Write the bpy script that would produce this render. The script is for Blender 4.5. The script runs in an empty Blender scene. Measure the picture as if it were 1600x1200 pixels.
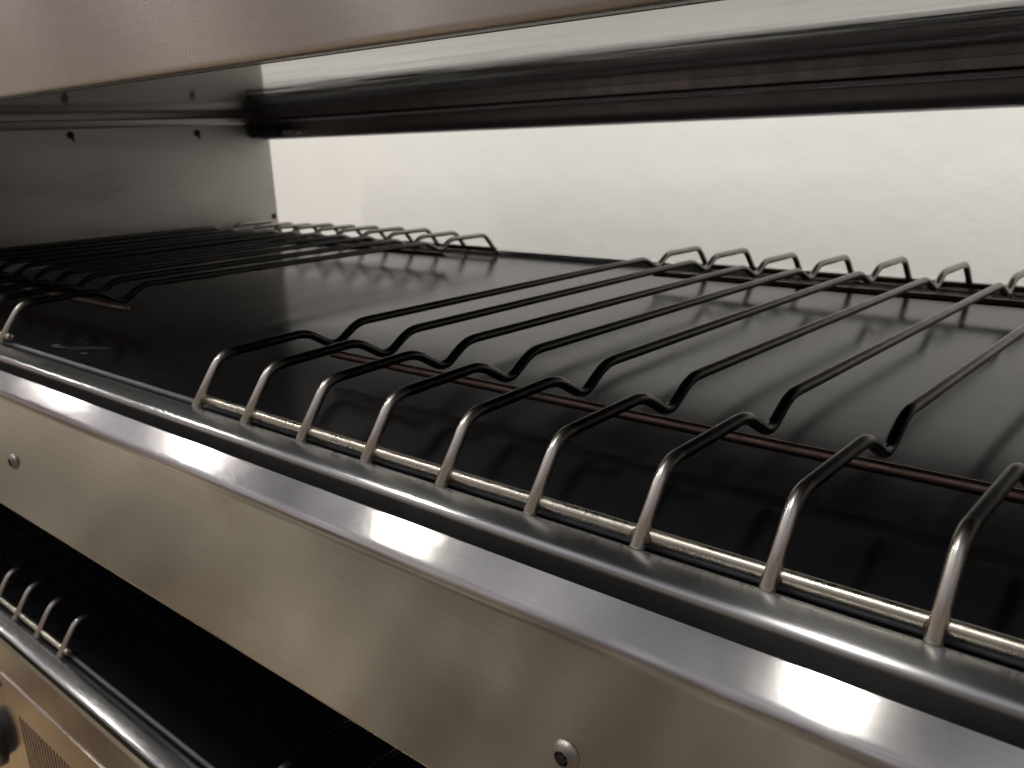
import bpy, bmesh, math, random
from mathutils import Vector, Matrix
random.seed(7)
U = 0.05                                   # one divider spacing in metres
scn = bpy.context.scene
COL = scn.collection

# ------------------------------------------------------------------ camera
cam_d = bpy.data.cameras.new("camera")
cam = bpy.data.objects.new("camera", cam_d)
COL.objects.link(cam)
cam_d.sensor_width = 36.0
cam_d.lens = 1406.63 / 1600 * 36
cam_d.clip_start = 0.005
cam_d.clip_end = 60
rx = Vector((0.7478212, 0.6626408, -0.0408740))
dn = Vector((0.1506680, -0.2293515, -0.9616117))
fw = Vector((-0.6465776, 0.7129552, -0.2713526))
M = Matrix((rx, -dn, -fw)).transposed().to_4x4()
M.translation = Vector((9.300076, -4.876619, 2.860740)) * U
cam.matrix_world = M
cam_d.dof.use_dof = True
cam_d.dof.focus_distance = 0.36
cam_d.dof.aperture_fstop = 22
scn.camera = cam

# ------------------------------------------------------------------ surroundings light
W = bpy.data.worlds.new("World"); scn.world = W; W.use_nodes = True
nt = W.node_tree
bg = nt.nodes["Background"]
tc = nt.nodes.new("ShaderNodeTexCoord")
sx = nt.nodes.new("ShaderNodeSeparateXYZ"); nt.links.new(tc.outputs["Generated"], sx.inputs[0])
mr = nt.nodes.new("ShaderNodeMapRange"); mr.inputs[1].default_value = -1; mr.inputs[2].default_value = 1
nt.links.new(sx.outputs[2], mr.inputs[0])
cr = nt.nodes.new("ShaderNodeValToRGB"); nt.links.new(mr.outputs[0], cr.inputs[0])
el = cr.color_ramp.elements
el[0].position = 0.0; el[0].color = (0.24, 0.20, 0.15, 1)
el[1].position = 1.0; el[1].color = (0.60, 0.60, 0.65, 1)
for p_, c_ in ((0.30, (0.345, 0.305, 0.235, 1)), (0.40, (0.33, 0.285, 0.22, 1)), (0.50, (0.25, 0.185, 0.155, 1)), (0.58, (0.25, 0.20, 0.175, 1)), (0.72, (0.52, 0.51, 0.56, 1))):
    e = el.new(p_); e.color = c_
nz = nt.nodes.new("ShaderNodeTexNoise"); nz.inputs["Scale"].default_value = 5; nz.inputs["Detail"].default_value = 4
nt.links.new(tc.outputs["Generated"], nz.inputs["Vector"])
nr = nt.nodes.new("ShaderNodeMapRange"); nr.inputs[1].default_value = .35; nr.inputs[2].default_value = .65
nr.inputs[3].default_value = .30; nr.inputs[4].default_value = 1.6
nt.links.new(nz.outputs[0], nr.inputs[0])
vm = nt.nodes.new("ShaderNodeVectorMath"); vm.operation = 'SCALE'
nt.links.new(cr.outputs[0], vm.inputs[0]); nt.links.new(nr.outputs[0], vm.inputs["Scale"])
# warm wooden floor glow towards the far left of the room
mpx = nt.nodes.new("ShaderNodeMapping"); mpx.inputs["Scale"].default_value = (11, .8, .8)
nt.links.new(tc.outputs["Generated"], mpx.inputs[0])
nzx = nt.nodes.new("ShaderNodeTexNoise"); nzx.inputs["Scale"].default_value = 1.6; nzx.inputs["Detail"].default_value = 3
nt.links.new(mpx.outputs[0], nzx.inputs["Vector"])
nrx = nt.nodes.new("ShaderNodeMapRange"); nrx.inputs[1].default_value = .35; nrx.inputs[2].default_value = .68
nrx.inputs[3].default_value = .66; nrx.inputs[4].default_value = 1.4
nt.links.new(nzx.outputs[0], nrx.inputs[0])
vmx = nt.nodes.new("ShaderNodeVectorMath"); vmx.operation = 'SCALE'
nt.links.new(vm.outputs[0], vmx.inputs[0]); nt.links.new(nrx.outputs[0], vmx.inputs["Scale"])
gx = nt.nodes.new("ShaderNodeMapRange"); gx.inputs[1].default_value = -.86; gx.inputs[2].default_value = -.55
gx.inputs[3].default_value = 1.65; gx.inputs[4].default_value = .95
nt.links.new(sx.outputs[0], gx.inputs[0])
vg = nt.nodes.new("ShaderNodeVectorMath"); vg.operation = 'SCALE'
nt.links.new(vmx.outputs[0], vg.inputs[0]); nt.links.new(gx.outputs[0], vg.inputs["Scale"])
vm = vg
mw = nt.nodes.new("ShaderNodeMapRange"); mw.inputs[1].default_value = -.42; mw.inputs[2].default_value = -.26
nt.links.new(sx.outputs[1], mw.inputs[0])
mz = nt.nodes.new("ShaderNodeMapRange"); mz.inputs[1].default_value = -.40; mz.inputs[2].default_value = -.48
nt.links.new(sx.outputs[2], mz.inputs[0])
mm = nt.nodes.new("ShaderNodeMath"); mm.operation = 'MULTIPLY'
nt.links.new(mw.outputs[0], mm.inputs[0]); nt.links.new(mz.outputs[0], mm.inputs[1])
n4 = nt.nodes.new("ShaderNodeTexNoise"); n4.inputs["Scale"].default_value = 9; n4.inputs["Detail"].default_value = 1
nt.links.new(tc.outputs["Generated"], n4.inputs["Vector"])
fl = nt.nodes.new("ShaderNodeValToRGB"); nt.links.new(n4.outputs[0], fl.inputs[0])
fl.color_ramp.elements[0].position = .42; fl.color_ramp.elements[0].color = (.10, .07, .055, 1)
fl.color_ramp.elements[1].position = .55; fl.color_ramp.elements[1].color = (.62, .42, .24, 1)
mx = nt.nodes.new("ShaderNodeMix"); mx.data_type = 'RGBA'
nt.links.new(mm.outputs[0], mx.inputs[0]); nt.links.new(vm.outputs[0], mx.inputs[6]); nt.links.new(fl.outputs[0], mx.inputs[7])
nt.links.new(mx.outputs[2], bg.inputs[0]); bg.inputs[1].default_value = 0.6

def area(name, x, y, z, sx_, sy_, rad, col):
    d = bpy.data.lights.new(name, 'AREA'); d.shape = 'RECTANGLE'
    d.size = sx_ * U; d.size_y = sy_ * U
    d.energy = rad * math.pi * d.size * d.size_y * math.pi / math.pi
    d.color = col
    o = bpy.data.objects.new(name, d); COL.objects.link(o)
    o.location = Vector((x, y, z)) * U
    return o
for x_, w_ in ((-5.8, 1.4), (-37.5, 1.2), (-67, 1.2), (-98, 1.2)):
    area("ceiling_lamp", x_, -13.7, 40, w_, 8, 165, (1.0, 0.97, 0.93))
for x_ in (-17, 14, 44):  # unseen rear row, added to brighten the wall evenly
    area("ceiling_lamp", x_, 7, 40, 24, 12, 25.5, (1.0, 0.985, 0.96))

scn.render.engine = 'CYCLES'
scn.view_settings.view_transform = 'Standard'
scn.view_settings.look = 'None'
scn.view_settings.exposure = 0
scn.view_settings.gamma = 1

# ------------------------------------------------------------------ materials
def new_mat(name):
    m = bpy.data.materials.new(name); m.use_nodes = True
    return m, m.node_tree, m.node_tree.nodes["Principled BSDF"]

def N(t, typ, **kw):
    n = t.nodes.new(typ)
    for k, v in kw.items():
        if k.startswith("i_"):
            n.inputs[k[2:]].default_value = v
        else:
            setattr(n, k, v)
    return n

def noise(t, scale_xyz, scale=1.0, detail=4, rough=.6):
    tc = N(t, "ShaderNodeTexCoord"); mp = N(t, "ShaderNodeMapping")
    mp.inputs["Scale"].default_value = scale_xyz
    t.links.new(tc.outputs["Object"], mp.inputs[0])
    n = N(t, "ShaderNodeTexNoise"); n.inputs["Scale"].default_value = scale
    n.inputs["Detail"].default_value = detail; n.inputs["Roughness"].default_value = rough
    t.links.new(mp.outputs[0], n.inputs["Vector"])
    return n

def rng_(t, src, a, b, lo, hi):
    m = N(t, "ShaderNodeMapRange"); m.inputs[1].default_value = a; m.inputs[2].default_value = b
    m.inputs[3].default_value = lo; m.inputs[4].default_value = hi
    t.links.new(src, m.inputs[0]); return m.outputs[0]

def mixc(t, fac, a, b, mode='MIX'):
    m = N(t, "ShaderNodeMix", data_type='RGBA', blend_type=mode)
    if isinstance(fac, float): m.inputs[0].default_value = fac
    else: t.links.new(fac, m.inputs[0])
    for i, c in ((6, a), (7, b)):
        if isinstance(c, tuple): m.inputs[i].default_value = c
        else: t.links.new(c, m.inputs[i])
    return m.outputs[2]

def steel(name, col=(.62, .60, .57), r=(.2, .3), aniso=.85, brush=.02, wave=0.0, axis='X', smudge=.25):
    m, t, b = new_mat(name)
    b.inputs["Metallic"].default_value = 1
    fine = noise(t, (18, 2600, 2600) if axis == 'X' else (2600, 18, 2600), 1, 3, .7)
    blot = noise(t, (14, 14, 14) if axis == 'X' else (5, 5, 26), 1, 5, .65)
    spot = noise(t, (90, 90, 90), 1, 4, .7)
    c1 = mixc(t, rng_(t, fine.outputs[0], .35, .7, 0, .35), (*col, 1), tuple(c * .72 for c in col) + (1,))
    c2 = mixc(t, rng_(t, blot.outputs[0], .5, .72, 0, smudge), c1, (col[0] * .70, col[1] * .67, col[2] * .62, 1))
    t.links.new(c2, b.inputs["Base Color"])
    ra = rng_(t, blot.outputs[0], .3, .7, r[0], r[1])
    ad = N(t, "ShaderNodeMath", operation='ADD'); t.links.new(ra, ad.inputs[0])
    t.links.new(rng_(t, spot.outputs[0], .4, .8, 0, .02), ad.inputs[1])
    t.links.new(ad.outputs[0], b.inputs["Roughness"])
    b.inputs["Anisotropic"].default_value = aniso
    b.inputs["Anisotropic Rotation"].default_value = .25
    tg = N(t, "ShaderNodeCombineXYZ")
    tg.inputs[0 if axis == 'X' else 1].default_value = 1
    t.links.new(tg.outputs[0], b.inputs["Tangent"])
    bp = N(t, "ShaderNodeBump"); bp.inputs["Strength"].default_value = brush; bp.inputs["Distance"].default_value = .0004
    t.links.new(fine.outputs[0], bp.inputs["Height"])
    last = bp.outputs[0]
    if wave:
        wv = noise(t, (2.2, 6, 6), 1, 1, .4)
        b2 = N(t, "ShaderNodeBump"); b2.inputs["Strength"].default_value = .6; b2.inputs["Distance"].default_value = wave
        t.links.new(wv.outputs[0], b2.inputs["Height"]); t.links.new(last, b2.inputs["Normal"]); last = b2.outputs[0]
    t.links.new(last, b.inputs["Normal"])
    return m

STEEL = steel("brushed_steel")
STEEL_FASCIA = steel("brushed_steel_front", col=(.60, .575, .545), r=(.09, .18), aniso=.94, wave=.00006)
STEEL_UPPER = steel("brushed_steel_warm", col=(.62, .57, .545), r=(.26, .28), aniso=1.0, wave=.0001, smudge=.1)
STEEL_TRIM = steel("rolled_steel_trim", col=(.60, .60, .59), r=(.22, .23), aniso=.93, brush=.004, smudge=.12)
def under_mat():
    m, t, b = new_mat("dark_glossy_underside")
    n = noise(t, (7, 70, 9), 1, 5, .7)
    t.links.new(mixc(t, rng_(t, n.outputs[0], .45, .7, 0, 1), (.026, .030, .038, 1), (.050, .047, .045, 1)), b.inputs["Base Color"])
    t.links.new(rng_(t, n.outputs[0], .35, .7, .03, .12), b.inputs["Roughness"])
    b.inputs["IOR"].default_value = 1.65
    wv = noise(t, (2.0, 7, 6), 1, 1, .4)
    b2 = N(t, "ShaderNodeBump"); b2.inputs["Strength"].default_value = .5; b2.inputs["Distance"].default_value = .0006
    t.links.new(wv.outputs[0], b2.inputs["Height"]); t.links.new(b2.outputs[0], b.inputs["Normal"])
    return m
STEEL_PANEL = steel("dull_steel_side", col=(.40, .385, .365), r=(.30, .38), aniso=.4, axis='Y', smudge=.8)
STEEL_PANEL.node_tree.nodes["Principled BSDF"].inputs["Metallic"].default_value = .45
STEEL_BASE = steel("polished_steel_base", col=(.66, .60, .53), r=(.10, .16), aniso=.5, brush=.02, wave=.0003)

def wire_mat(name, col, r=(.22, .42), bar_shade=False):
    m, t, b = new_mat(name)
    b.inputs["Metallic"].default_value = 1
    n1 = noise(t, (160, 160, 160), 1, 5, .7)
    n2 = noise(t, (900, 900, 900), 1, 3, .6)
    c = mixc(t, rng_(t, n1.outputs[0], .55, .80, 0, .5), (*col, 1), (col[0] * .42, col[1] * .33, col[2] * .24, 1))
    if bar_shade:                                          # shade under the upper tier put into bar colour, legs left bright
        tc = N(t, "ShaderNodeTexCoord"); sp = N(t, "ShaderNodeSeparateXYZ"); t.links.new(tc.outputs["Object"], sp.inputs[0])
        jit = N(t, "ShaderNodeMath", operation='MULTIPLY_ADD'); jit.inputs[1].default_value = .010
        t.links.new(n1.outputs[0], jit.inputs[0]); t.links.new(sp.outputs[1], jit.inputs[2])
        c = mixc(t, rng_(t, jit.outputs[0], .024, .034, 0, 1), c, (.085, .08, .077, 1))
        c = mixc(t, rng_(t, jit.outputs[0], .42, .52, 0, 1), c, (.22, .205, .19, 1))  # rear humps paler, light from the wall put into the colour
    t.links.new(c, b.inputs["Base Color"])
    t.links.new(rng_(t, n1.outputs[0], .35, .65, r[0], r[1]), b.inputs["Roughness"])
    bp = N(t, "ShaderNodeBump"); bp.inputs["Strength"].default_value = .05; bp.inputs["Distance"].default_value = .00001
    t.links.new(n2.outputs[0], bp.inputs["Height"]); t.links.new(bp.outputs[0], b.inputs["Normal"])
    return m
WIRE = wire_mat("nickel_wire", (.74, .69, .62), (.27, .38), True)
STEEL_UNDER = under_mat()
RAIL = wire_mat("nickel_rail", (.62, .58, .49))
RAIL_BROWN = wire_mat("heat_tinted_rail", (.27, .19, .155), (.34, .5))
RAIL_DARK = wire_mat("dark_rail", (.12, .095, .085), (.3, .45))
WELD = wire_mat("scorched_weld", (.20, .15, .09), (.45, .6))

def glass_mat():
    m, t, b = new_mat("black_glass")
    b.inputs["Base Color"].default_value = (.004, .004, .005, 1)
    b.inputs["IOR"].default_value = 1.22
    n = noise(t, (7, 7, 7), 1, 5, .6)
    sc = noise(t, (30, 900, 30), 1, 3, .7)
    mx = N(t, "ShaderNodeMath", operation='ADD')
    t.links.new(rng_(t, n.outputs[0], .3, .7, .12, .20), mx.inputs[0])
    t.links.new(rng_(t, sc.outputs[0], .5, .7, 0, .06), mx.inputs[1])
    t.links.new(mx.outputs[0], b.inputs["Roughness"])
    # dust
    d = noise(t, (420, 420, 420), 1, 2, .5)
    c = mixc(t, rng_(t, d.outputs[0], .72, .78, 0, .4), (.012, .0112, .014, 1), (.12, .12, .12, 1))
    t.links.new(c, b.inputs["Base Color"])
    return m
GLASS = glass_mat()

def plain(name, col, rough=.5, metal=0, var=.3):
    m, t, b = new_mat(name)
    b.inputs["Metallic"].default_value = metal
    n = noise(t, (40, 40, 40), 1, 4, .6)
    t.links.new(mixc(t, rng_(t, n.outputs[0], .4, .7, 0, var), (*col, 1), tuple(c * .5 for c in col) + (1,)), b.inputs["Base Color"])
    t.links.new(rng_(t, n.outputs[0], .3, .7, rough * .85, rough * 1.15), b.inputs["Roughness"])
    return m
DARK = plain("black_enamel", (.012, .012, .014), .32)
LIP = plain("dark_lip_metal", (.40, .38, .41), .40, 1)
BODY = plain("dark_inner_body", (.03, .03, .03), .5)
SCREW = plain("dull_screw_steel", (.42, .38, .34), .45, 1, .7)
BEAD = plain("grey_seal", (.16, .16, .17), .42)
HOLE = plain("grimy_recess_hem_line", (.02, .015, .012), .8)
RESIDUE = plain("dried_residue", (.16, .16, .165), .5)

def wall_mat():
    m, t, b = new_mat("painted_wall")
    n = noise(t, (3, 3, 2), 1, 3, .5); n2 = noise(t, (60, 60, 60), 1, 5, .6)
    c = mixc(t, rng_(t, n.outputs[0], .35, .7, 0, .5), (.80, .78, .73, 1), (.72, .70, .66, 1))
    c = mixc(t, rng_(t, n2.outputs[0], .74, .78, 0, .3), c, (.45, .43, .40, 1))
    t.links.new(c, b.inputs["Base Color"]); b.inputs["Roughness"].default_value = .65
    bp = N(t, "ShaderNodeBump"); bp.inputs["Strength"].default_value = .3; bp.inputs["Distance"].default_value = .002
    n3 = noise(t, (25, 25, 25), 1, 6, .6)
    t.links.new(n3.outputs[0], bp.inputs["Height"]); t.links.new(bp.outputs[0], b.inputs["Normal"])
    return m
WALL = wall_mat()

# ------------------------------------------------------------------ geometry helpers
def mesh_obj(name, bm, mat, parent=None, smooth=True, angle=40):
    bmesh.ops.recalc_face_normals(bm, faces=bm.faces)
    me = bpy.data.meshes.new(name); bm.to_mesh(me); bm.free()
    for p_ in me.polygons: p_.use_smooth = smooth
    me.materials.append(mat)
    if smooth: me.set_sharp_from_angle(angle=math.radians(angle))
    o = bpy.data.objects.new(name, me); COL.objects.link(o)
    if parent: o.parent = parent
    return o

def rounded(pts, rad, seg=6):
    """2-D/3-D polyline with rounded corners; rad number or list"""
    P = [Vector(p_) for p_ in pts]; out = [P[0]]
    for i in range(1, len(P) - 1):
        r = rad[i] if isinstance(rad, (list, tuple)) else rad
        a, b, c = P[i - 1], P[i], P[i + 1]
        da, dc = (a - b), (c - b)
        l = min(r, da.length * .48, dc.length * .48)
        p0, p2 = b + da.normalized() * l, b + dc.normalized() * l
        if r <= 0: out.append(b); continue
        for k in range(seg + 1):
            t_ = k / seg
            out.append(p0 * (1 - t_) ** 2 + b * 2 * t_ * (1 - t_) + p2 * t_ * t_)
    out.append(P[-1]); return out

def section(bm, poly, x0, x1):
    """closed (y,z) polygon extruded along X (divider units)"""
    v0 = [bm.verts.new((x0 * U, y * U, z * U)) for y, z in poly]
    v1 = [bm.verts.new((x1 * U, y * U, z * U)) for y, z in poly]
    n = len(poly)
    for i in range(n):
        bm.faces.new((v0[i], v0[(i + 1) % n], v1[(i + 1) % n], v1[i]))
    bm.faces.new(v0); bm.faces.new(v1)

def sheet(bm, pts, x0, x1, th, side=1):
    """bent sheet metal: open (y,z) line given a thickness on one side"""
    P = [Vector((p_[0], p_[1])) for p_ in pts]
    # drop duplicates
    Q = [P[0]]
    for p_ in P[1:]:
        if (p_ - Q[-1]).length > 1e-4: Q.append(p_)
    P = Q; off = []
    for i, p_ in enumerate(P):
        a = (P[i] - P[i - 1]).normalized() if i else None
        b = (P[i + 1] - P[i]).normalized() if i < len(P) - 1 else None
        d = (a + b).normalized() if a and b else (a or b)
        off.append(p_ + Vector((-d.y, d.x)) * th * side)
    section(bm, [tuple(p_) for p_ in P] + [tuple(p_) for p_ in reversed(off)], x0, x1)

def box(bm, x0, x1, y0, y1, z0, z1, bev=0):
    r = bmesh.ops.create_cube(bm, size=1)
    for v in r['verts']:
        v.co = Vector(((x0 + x1) / 2 + v.co.x * (x1 - x0), (y0 + y1) / 2 + v.co.y * (y1 - y0), (z0 + z1) / 2 + v.co.z * (z1 - z0))) * U
    if bev:
        es = list({e for v in r['verts'] for e in v.link_edges})
        bmesh.ops.bevel(bm, geom=es, offset=bev * U, segments=3, affect='EDGES')

def tube(bm, pts, r, n=14, cap=True):
    P = [Vector(p_) * U for p_ in pts]; r *= U
    Q = [P[0]]
    for p_ in P[1:]:
        if (p_ - Q[-1]).length > 1e-6: Q.append(p_)
    P = Q; rings = []
    up = None
    for i, p_ in enumerate(P):
        if i == 0: d = P[1] - P[0]
        elif i == len(P) - 1: d = P[-1] - P[-2]
        else: d = (P[i + 1] - P[i]).normalized() + (P[i] - P[i - 1]).normalized()
        d.normalize()
        if up is None:
            up = d.orthogonal().normalized()
        up = (up - d * up.dot(d)).normalized()
        s = d.cross(up)
        rings.append([bm.verts.new(p_ + (up * math.cos(2 * math.pi * k / n) + s * math.sin(2 * math.pi * k / n)) * r) for k in range(n)])
    for a, b in zip(rings, rings[1:]):
        for k in range(n):
            bm.faces.new((a[k], a[(k + 1) % n], b[(k + 1) % n], b[k]))
    if cap:
        for R_, ctr, d in ((rings[0], P[0], P[0] - P[1]), (rings[-1], P[-1], P[-1] - P[-2])):
            d = d.normalized()
            inner = [bm.verts.new(ctr + (v.co - ctr) * .72 + d * r * .22) for v in R_]
            for k in range(n):
                bm.faces.new((R_[k], R_[(k + 1) % n], inner[(k + 1) % n], inner[k]))
            bm.faces.new(inner)

def lathe(bm, prof, n=32, axis='-Y'):
    """prof (radius, height) pairs in metres, height along -Y (out of the front)"""
    rings = []
    for r, h in prof:
        rings.append([bm.verts.new((r * math.cos(2 * math.pi * k / n), -h, r * math.sin(2 * math.pi * k / n))) for k in range(n)] if r > 1e-7 else [bm.verts.new((0, -h, 0))])
    for a, b in zip(rings, rings[1:]):
        for k in range(n):
            k2 = (k + 1) % n
            if len(b) == 1: bm.faces.new((a[k], a[k2], b[0]))
            else: bm.faces.new((a[k], a[k2], b[k2], b[k]))

def empty(name, loc, label, cat, group=None):
    o = bpy.data.objects.new(name, None); COL.objects.link(o); o.location = Vector(loc) * U
    o['label'] = label; o['category'] = cat
    if group: o['group'] = group
    return o

XL, XR = -15.39, 11.5
PITCH = 5.65
ZU = 3.66

# ------------------------------------------------------------------ wall behind
bm = bmesh.new(); box(bm, -60, 34, 17, 18.5, -30, 46)
wall = mesh_obj("wall", bm, WALL, smooth=False); wall['kind'] = 'structure'
wall['label'] = 'off white painted wall behind the steel cabinet'

# ------------------------------------------------------------------ the cabinet
cab = empty("heated_display_cabinet", (0, 0, 0), 'brushed stainless steel heated holding cabinet with black glass shelves stacked in tiers', 'food warmer')

def part(name, bm, mat, label=None, parent=cab, **k):
    o = mesh_obj(name, bm, mat, parent, **k)
    if label: o['label'] = label
    return o

# side panel (left) with its turned flange under the upper tier
bm = bmesh.new(); box(bm, XL - .12, XL, -.35, 11.7, -12, 7.7, .02)
side = part("side_panel", bm, STEEL_PANEL, 'dull scratched steel side wall at the far left end of the shelf')
bm = bmesh.new()
sheet(bm, rounded([(0, 3.36), (.16, 3.34), (.20, 3.38), (.24, 3.55), (0, 3.57)], .03, 4), 0, 1, .02)
for v in bm.verts:                                     # the section runs along Y here
    X, Y, Z = v.co / U
    v.co = Vector((XL + .002 + Y, -.3 + X * 11.72, Z)) * U
part("flange", bm, STEEL_PANEL, parent=side)
bm = bmesh.new(); box(bm, XR, XR + .12, -.35, 11.7, -12, 7.7, .02)
part("side_panel", bm, STEEL_PANEL, 'steel side wall at the right end of the cabinet')

def hole(y, z, r, drip):
    bm = bmesh.new()
    n = 20
    lathe(bm, [(r * U * 1.0, 0.0), (r * U * .9, .02 * U), (r * U * .4, .03 * U), (0, .03 * U)], n)
    for v in bm.verts:
        X, Y, Z = v.co
        v.co = Vector((-Y, X, Z))
    if drip:
        q = [bm.verts.new(Vector(c) * U) for c in ((.004, .0, -.03), (.004, .07, -.05), (.004, .075, -.19), (.004, .03, -.17))]
        q2 = [bm.verts.new(v.co + Vector((.006 * U, 0, 0))) for v in q]
        bm.faces.new(q2); 
        for i in range(4): bm.faces.new((q[i], q[(i + 1) % 4], q2[(i + 1) % 4], q2[i]))
    o = part("screw", bm, HOLE, 'grimy dark screw in the side wall', parent=side)
    o.location = Vector((XL + .001, y, z)) * U
hole(5.69, 3.20, .10, True); hole(9.29, 3.14, .10, True); hole(11.55, .56, .09, False)

# -------- a shelf tier: glass, bead, trim, fascia, underside
def shelf(z0, name_trim, labels):
    # body
    bm = bmesh.new(); box(bm, XL + .003, XR - .003, .06, 11.68, z0 - 1.78, z0 - .16)
    part("shelf_core", bm, BODY, smooth=False)
    bm = bmesh.new(); box(bm, XL + .004, XR - .004, .13, 11.55, z0 - .155, z0 - .10)
    g = part("glass_top", bm, GLASS, labels[0], smooth=False)
    bm = bmesh.new()
    tube(bm, [(XL + .01, .19, z0 - .085), (XR - .01, .19, z0 - .085)], .034)
    part("glass_bead", bm, BEAD)
    # trim: rolled front edge
    bm = bmesh.new()
    pts = rounded([(.11, z0 - .30), (.09, z0 - .09), (-.02, z0 - .02), (-.17, z0 - .024), (-.32, z0 - .058), (-.25, z0 - .62)], [0, .03, .05, .07, .10, 0], 8)
    sheet(bm, pts, XL + .005, XR - .005, .03, 1)
    part("front_trim", bm, STEEL_TRIM, labels[1])
    # rear trim
    bm = bmesh.new()
    sheet(bm, rounded([(11.5, z0 - .09), (11.56, z0 + .02), (11.95, z0 + .02), (11.98, z0 - .5)], [0, .03, .05, 0], 4), XL + .13, XR - .13, .03, -1)
    part("rear_trim", bm, STEEL_TRIM)
    return g

g_mid = shelf(0, "", ('black glass shelf top reflecting the wall and wires', 'rolled bright steel edge in front of the black glass'))
# dried smear on the middle glass beside the left rack
bm = bmesh.new()
for (cx, cy, lx, ly, a) in ((-4.62, .80, .42, .055, .55), (-5.0, .62, .28, .03, .35), (-5.28, .60, .10, .03, .2), (-4.3, .60, .07, .025, .5), (-4.95, .92, .06, .02, .3), (-4.85, .68, .16, .05, .5)):
    vs = []
    for k in range(18):
        t_ = 2 * math.pi * k / 18; rr = 1 + random.uniform(-.28, .28)
        x, y = lx * rr * math.cos(t_), 1.6 * ly * rr * math.sin(t_)
        vs.append(bm.verts.new(Vector((cx + x * math.cos(a) - y * math.sin(a), cy + x * math.sin(a) + y * math.cos(a), -.096)) * U))
    bm.faces.new(vs)
part("dried_smear", bm, RESIDUE, 'pale dried smear on the glass near the front edge', parent=g_mid, smooth=False)

# middle fascia
def fascia(zt, zb, mat, label, hem=True):
    """front plate; zt = level of the shelf it hangs from"""
    bm = bmesh.new()
    pts = [(-.46, zt - .185), (-.70, zt - .385), (-.70, zb), (-.48, zb + .01), (-.48, zb + .12)]
    sheet(bm, rounded(pts, [0, .075, .04, .03, 0], 8), XL + .008, XR - .008, .028, -1)
    for k in range(26):                                  # burrs on the sheared top edge
        bx = XL + random.uniform(1, 26); w_ = random.uniform(.008, .03)
        box(bm, bx, bx + w_, -.467, -.455, zt - .19, zt - .172 + random.uniform(0, .006))
    return part("fascia", bm, mat, label)
f_mid = fascia(0, -2.235, STEEL_FASCIA, 'bright steel front plate with a bevelled top edge below the middle shelf')

def screw(x, z, y, parent, r=.122):
    bm = bmesh.new()
    R_ = r * U
    lathe(bm, [(R_ * .96, -.01 * U), (R_, .015 * U), (R_ * .93, .04 * U), (R_ * .74, .068 * U), (R_ * .56, .080 * U), (R_ * .48, .086 * U), (R_ * .44, .05 * U), (R_ * .38, .035 * U), (0, .035 * U)], 36)
    o = part("screw", bm, SCREW, 'domed screw with a star recess', parent=parent)
    o.location = Vector((x, y - .001, z)) * U
    bm = bmesh.new()
    vs, vt = [], []
    for k in range(36):
        a = 2 * math.pi * k / 36; rr = R_ * (.36 + .10 * math.cos(6 * a))
        vs.append(bm.verts.new((rr * math.cos(a), -.0885 * U, rr * math.sin(a))))
        vt.append(bm.verts.new((rr * math.cos(a), -.05 * U, rr * math.sin(a))))
    bm.faces.new(vs); bm.faces.new(vt)
    for k in range(36): bm.faces.new((vs[k], vs[(k + 1) % 36], vt[(k + 1) % 36], vt[k]))
    me = bpy.data.meshes.new("recess"); bmesh.ops.recalc_face_normals(bm, faces=bm.faces); bm.to_mesh(me); bm.free()
    me.materials.append(HOLE)
    # the star recess is joined into the screw
    b2 = bmesh.new(); b2.from_mesh(o.data)
    nf = len(b2.faces); b2.from_mesh(me); b2.faces.ensure_lookup_table()
    for f in b2.faces[nf:]: f.material_index = 1
    b2.to_mesh(o.data); b2.free(); o.data.materials.append(HOLE); bpy.data.meshes.remove(me)
    return o
screw(5.90, -1.36, -.7, f_mid); screw(-4.0, -1.35, -.7, f_mid); screw(-13.9, -1.35, -.7, f_mid)

# underside plates
def underside(z0, label):
    bm = bmesh.new(); box(bm, XL + .004, XR - .004, -.40, 11.66, z0, z0 + .05)
    return part("underside_panel", bm, STEEL_UNDER, label, smooth=False)
under_up = underside(ZU, 'glossy dark underside of the upper tier mirroring the wall')
bm = bmesh.new(); box(bm, XL + .02, XR - .02, .93, .99, ZU - .018, ZU - .001, .004)  # dark strip put in for the hem's reflection in the underside
part("hem_reflection", bm, HOLE, 'dark strip imitating the front hem mirrored in the underside', parent=under_up)
underside(ZU - PITCH, 'steel underside of the middle shelf')

# upper tier
f_up = fascia(PITCH, 3.47, STEEL_UPPER, 'pinkish reflecting steel front plate of the upper tier')
bm = bmesh.new(); box(bm, XL + .005, XR - .005, -.3, 11.64, ZU + .055, 7.6)
part("upper_core", bm, BODY, smooth=False)

# dark lip hanging at the rear of the upper tier
def rear_lip(zu, label):
    bm = bmesh.new()
    poly = rounded([(11.22, zu - .004), (11.24, zu - .20), (11.10, zu - .23), (11.11, zu - .27), (11.30, zu - .30), (11.34, zu - .60), (11.42, zu - .77), (11.60, zu - .79), (11.64, zu - .004)], [0, .04, .01, .01, .05, .08, .06, .05, 0], 4)
    section(bm, [tuple(p_) for p_ in poly], XL + .01, XR - .01)
    return part("rear_lip", bm, LIP, label)
lip = rear_lip(ZU, 'dark stepped lip along the rear underside of the upper tier')
rear_lip(ZU - PITCH, 'dark lip along the rear underside of the middle shelf')
bm = bmesh.new(); box(bm, XL + .02, XL + 1.55, 11.0, 11.3, 2.94, 3.26, .04)
part("lip_bracket", bm, DARK, 'black bracket at the left end of the rear lip', parent=lip)
bm = bmesh.new(); box(bm, XL + 1.6, XL + 2.3, 11.05, 11.28, 3.0, 3.12, .03)
part("bracket_clip", bm, STEEL_TRIM, parent=lip)

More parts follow.
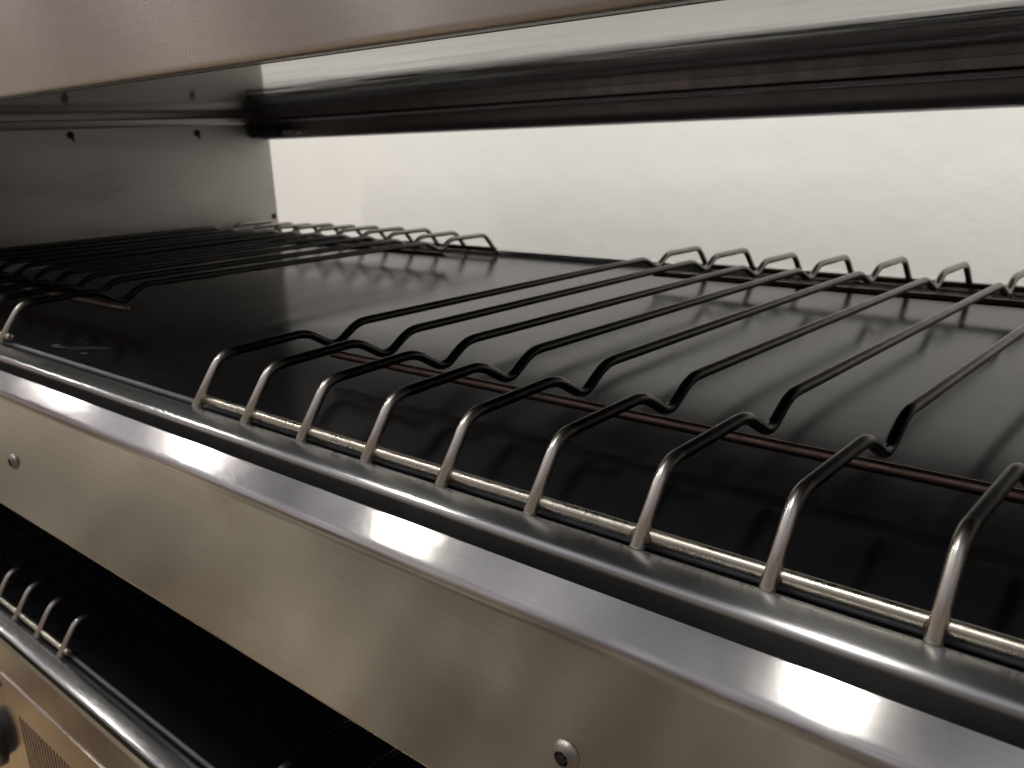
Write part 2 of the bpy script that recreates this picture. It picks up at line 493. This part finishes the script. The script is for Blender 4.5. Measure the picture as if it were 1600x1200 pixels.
# lower tier: trim, glass, control plate
ZL = -PITCH
shelf(ZL, "", ('black glass top of the lower shelf in shade', 'bright steel edge of the lower shelf'))
bm = bmesh.new()
sheet(bm, rounded([(-.358, ZL - .10), (-.372, ZL - .2), (-.372, -12)], .02, 3), XL + .008, XR - .008, .012, -1)
base = part("base_front", bm, STEEL_BASE, 'shiny steel base front reflecting warm brown room tones')
bm = bmesh.new(); box(bm, -8.15, XR - 1, -.408, -.372, -11.5, -6.62, .004)
plate = part("vent_plate", bm, STEEL_BASE, 'raised steel plate with fine vertical vent slots', parent=base)
bm = bmesh.new()
for k in range(28):
    x = -7.55 + k * .15
    box(bm, x, x + .07, -.411, -.40, -9.4, -7.3)
part("vent_slots", bm, HOLE, parent=base, smooth=False)
screw(-8.55, -7.05, -.372, base, .09)
bm = bmesh.new(); box(bm, XL + .01, XR - .01, .05, 11.6, -12, ZL - 1.8)
part("base_core", bm, BODY, smooth=False)

bm = bmesh.new()
lathe(bm, [(.66 * U, 0), (.66 * U, .08 * U), (.52 * U, .12 * U), (.47 * U, .38 * U), (.42 * U, .43 * U), (0, .43 * U)], 40)
kn = part("control_knob", bm, DARK, 'black round control knob on the steel base front', parent=base)
kn.location = Vector((-9.7, -.374, -8.75)) * U

# ------------------------------------------------------------------ wire racks
PR = [(0, -.03), (.39, .50), (1.592, .53), (2.02, .267), (2.41, .515), (9.17, .455), (9.60, .23), (9.96, .455), (11.13, .43), (11.48, .0)]
WR = .054
def rack_meshes():
    ms = {}
    bm = bmesh.new()
    pts = rounded([(0, y, z) for y, z in PR], .17, 6)
    tube(bm, pts, WR, 14)
    ms['divider_wire'] = bm
    return ms
def make_rack(loc, label, n=10, group='wire divider racks on the glass shelves'):
    t = empty("wire_rack", loc, label, 'wire rack', group)
    bm = bmesh.new(); tube(bm, rounded([(0, y, z) for y, z in PR], .15, 6), WR, 16)
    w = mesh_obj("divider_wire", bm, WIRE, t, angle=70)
    for i in range(1, n):
        c = w.copy(); COL.objects.link(c); c.parent = t; c.location = (i * U, 0, 0)
        c.location.x += random.uniform(-.012, .012) * U
        c.rotation_euler = (random.uniform(-.003, .003), 0, random.uniform(-.003, .003))
    for y, z, mat, lab in ((.11, .035, RAIL, None), (2.02, .267 - .107, RAIL_BROWN, 'brown heat tinted cross rail under the front dips'), (9.60, .23 - .107, RAIL_DARK, 'dark cross rail under the rear dips'), (11.37, .035, RAIL_DARK, 'dark rear cross rail')):
        bm = bmesh.new(); x0, x1 = -.07, n - 1 + .12
        tube(bm, [(x0, y, z)] + [(x0 + (x1 - x0) * k / 20, y, z) for k in range(1, 20)] + [(x1, y, z)], WR, 16)
        r = mesh_obj("cross_rail", bm, mat, t, angle=70)
        if lab: r['label'] = lab
        if mat is RAIL:                                  # scorched weld fillets behind each leg
            for i in range(n):
                bm = bmesh.new()
                bmesh.ops.create_uvsphere(bm, u_segments=12, v_segments=8, radius=1)
                for v in bm.verts:
                    v.co = Vector((i + v.co.x * (.085 + .02 * math.sin(i * 2.3)), .082 + v.co.y * .066, .028 + v.co.z * (.060 + .004 * math.cos(i * 3.1)))) * U
                mesh_obj("weld", bm, WELD, r)
    return t
make_rack((0, 0, 0), 'wire divider rack nearest the camera, filling the right half of the middle black glass shelf')
make_rack((-5.94 - 9, .03, .02), 'wire divider rack in shade on the middle shelf, against the left side panel')
make_rack((-6.05 - 9, 0, ZL + .03), 'shaded wire divider rack at the left of the lower shelf, four bright legs showing')
make_rack((.1, 0, ZL + .03), 'wire divider rack on the lower shelf, mostly hidden beneath the steel front plate')
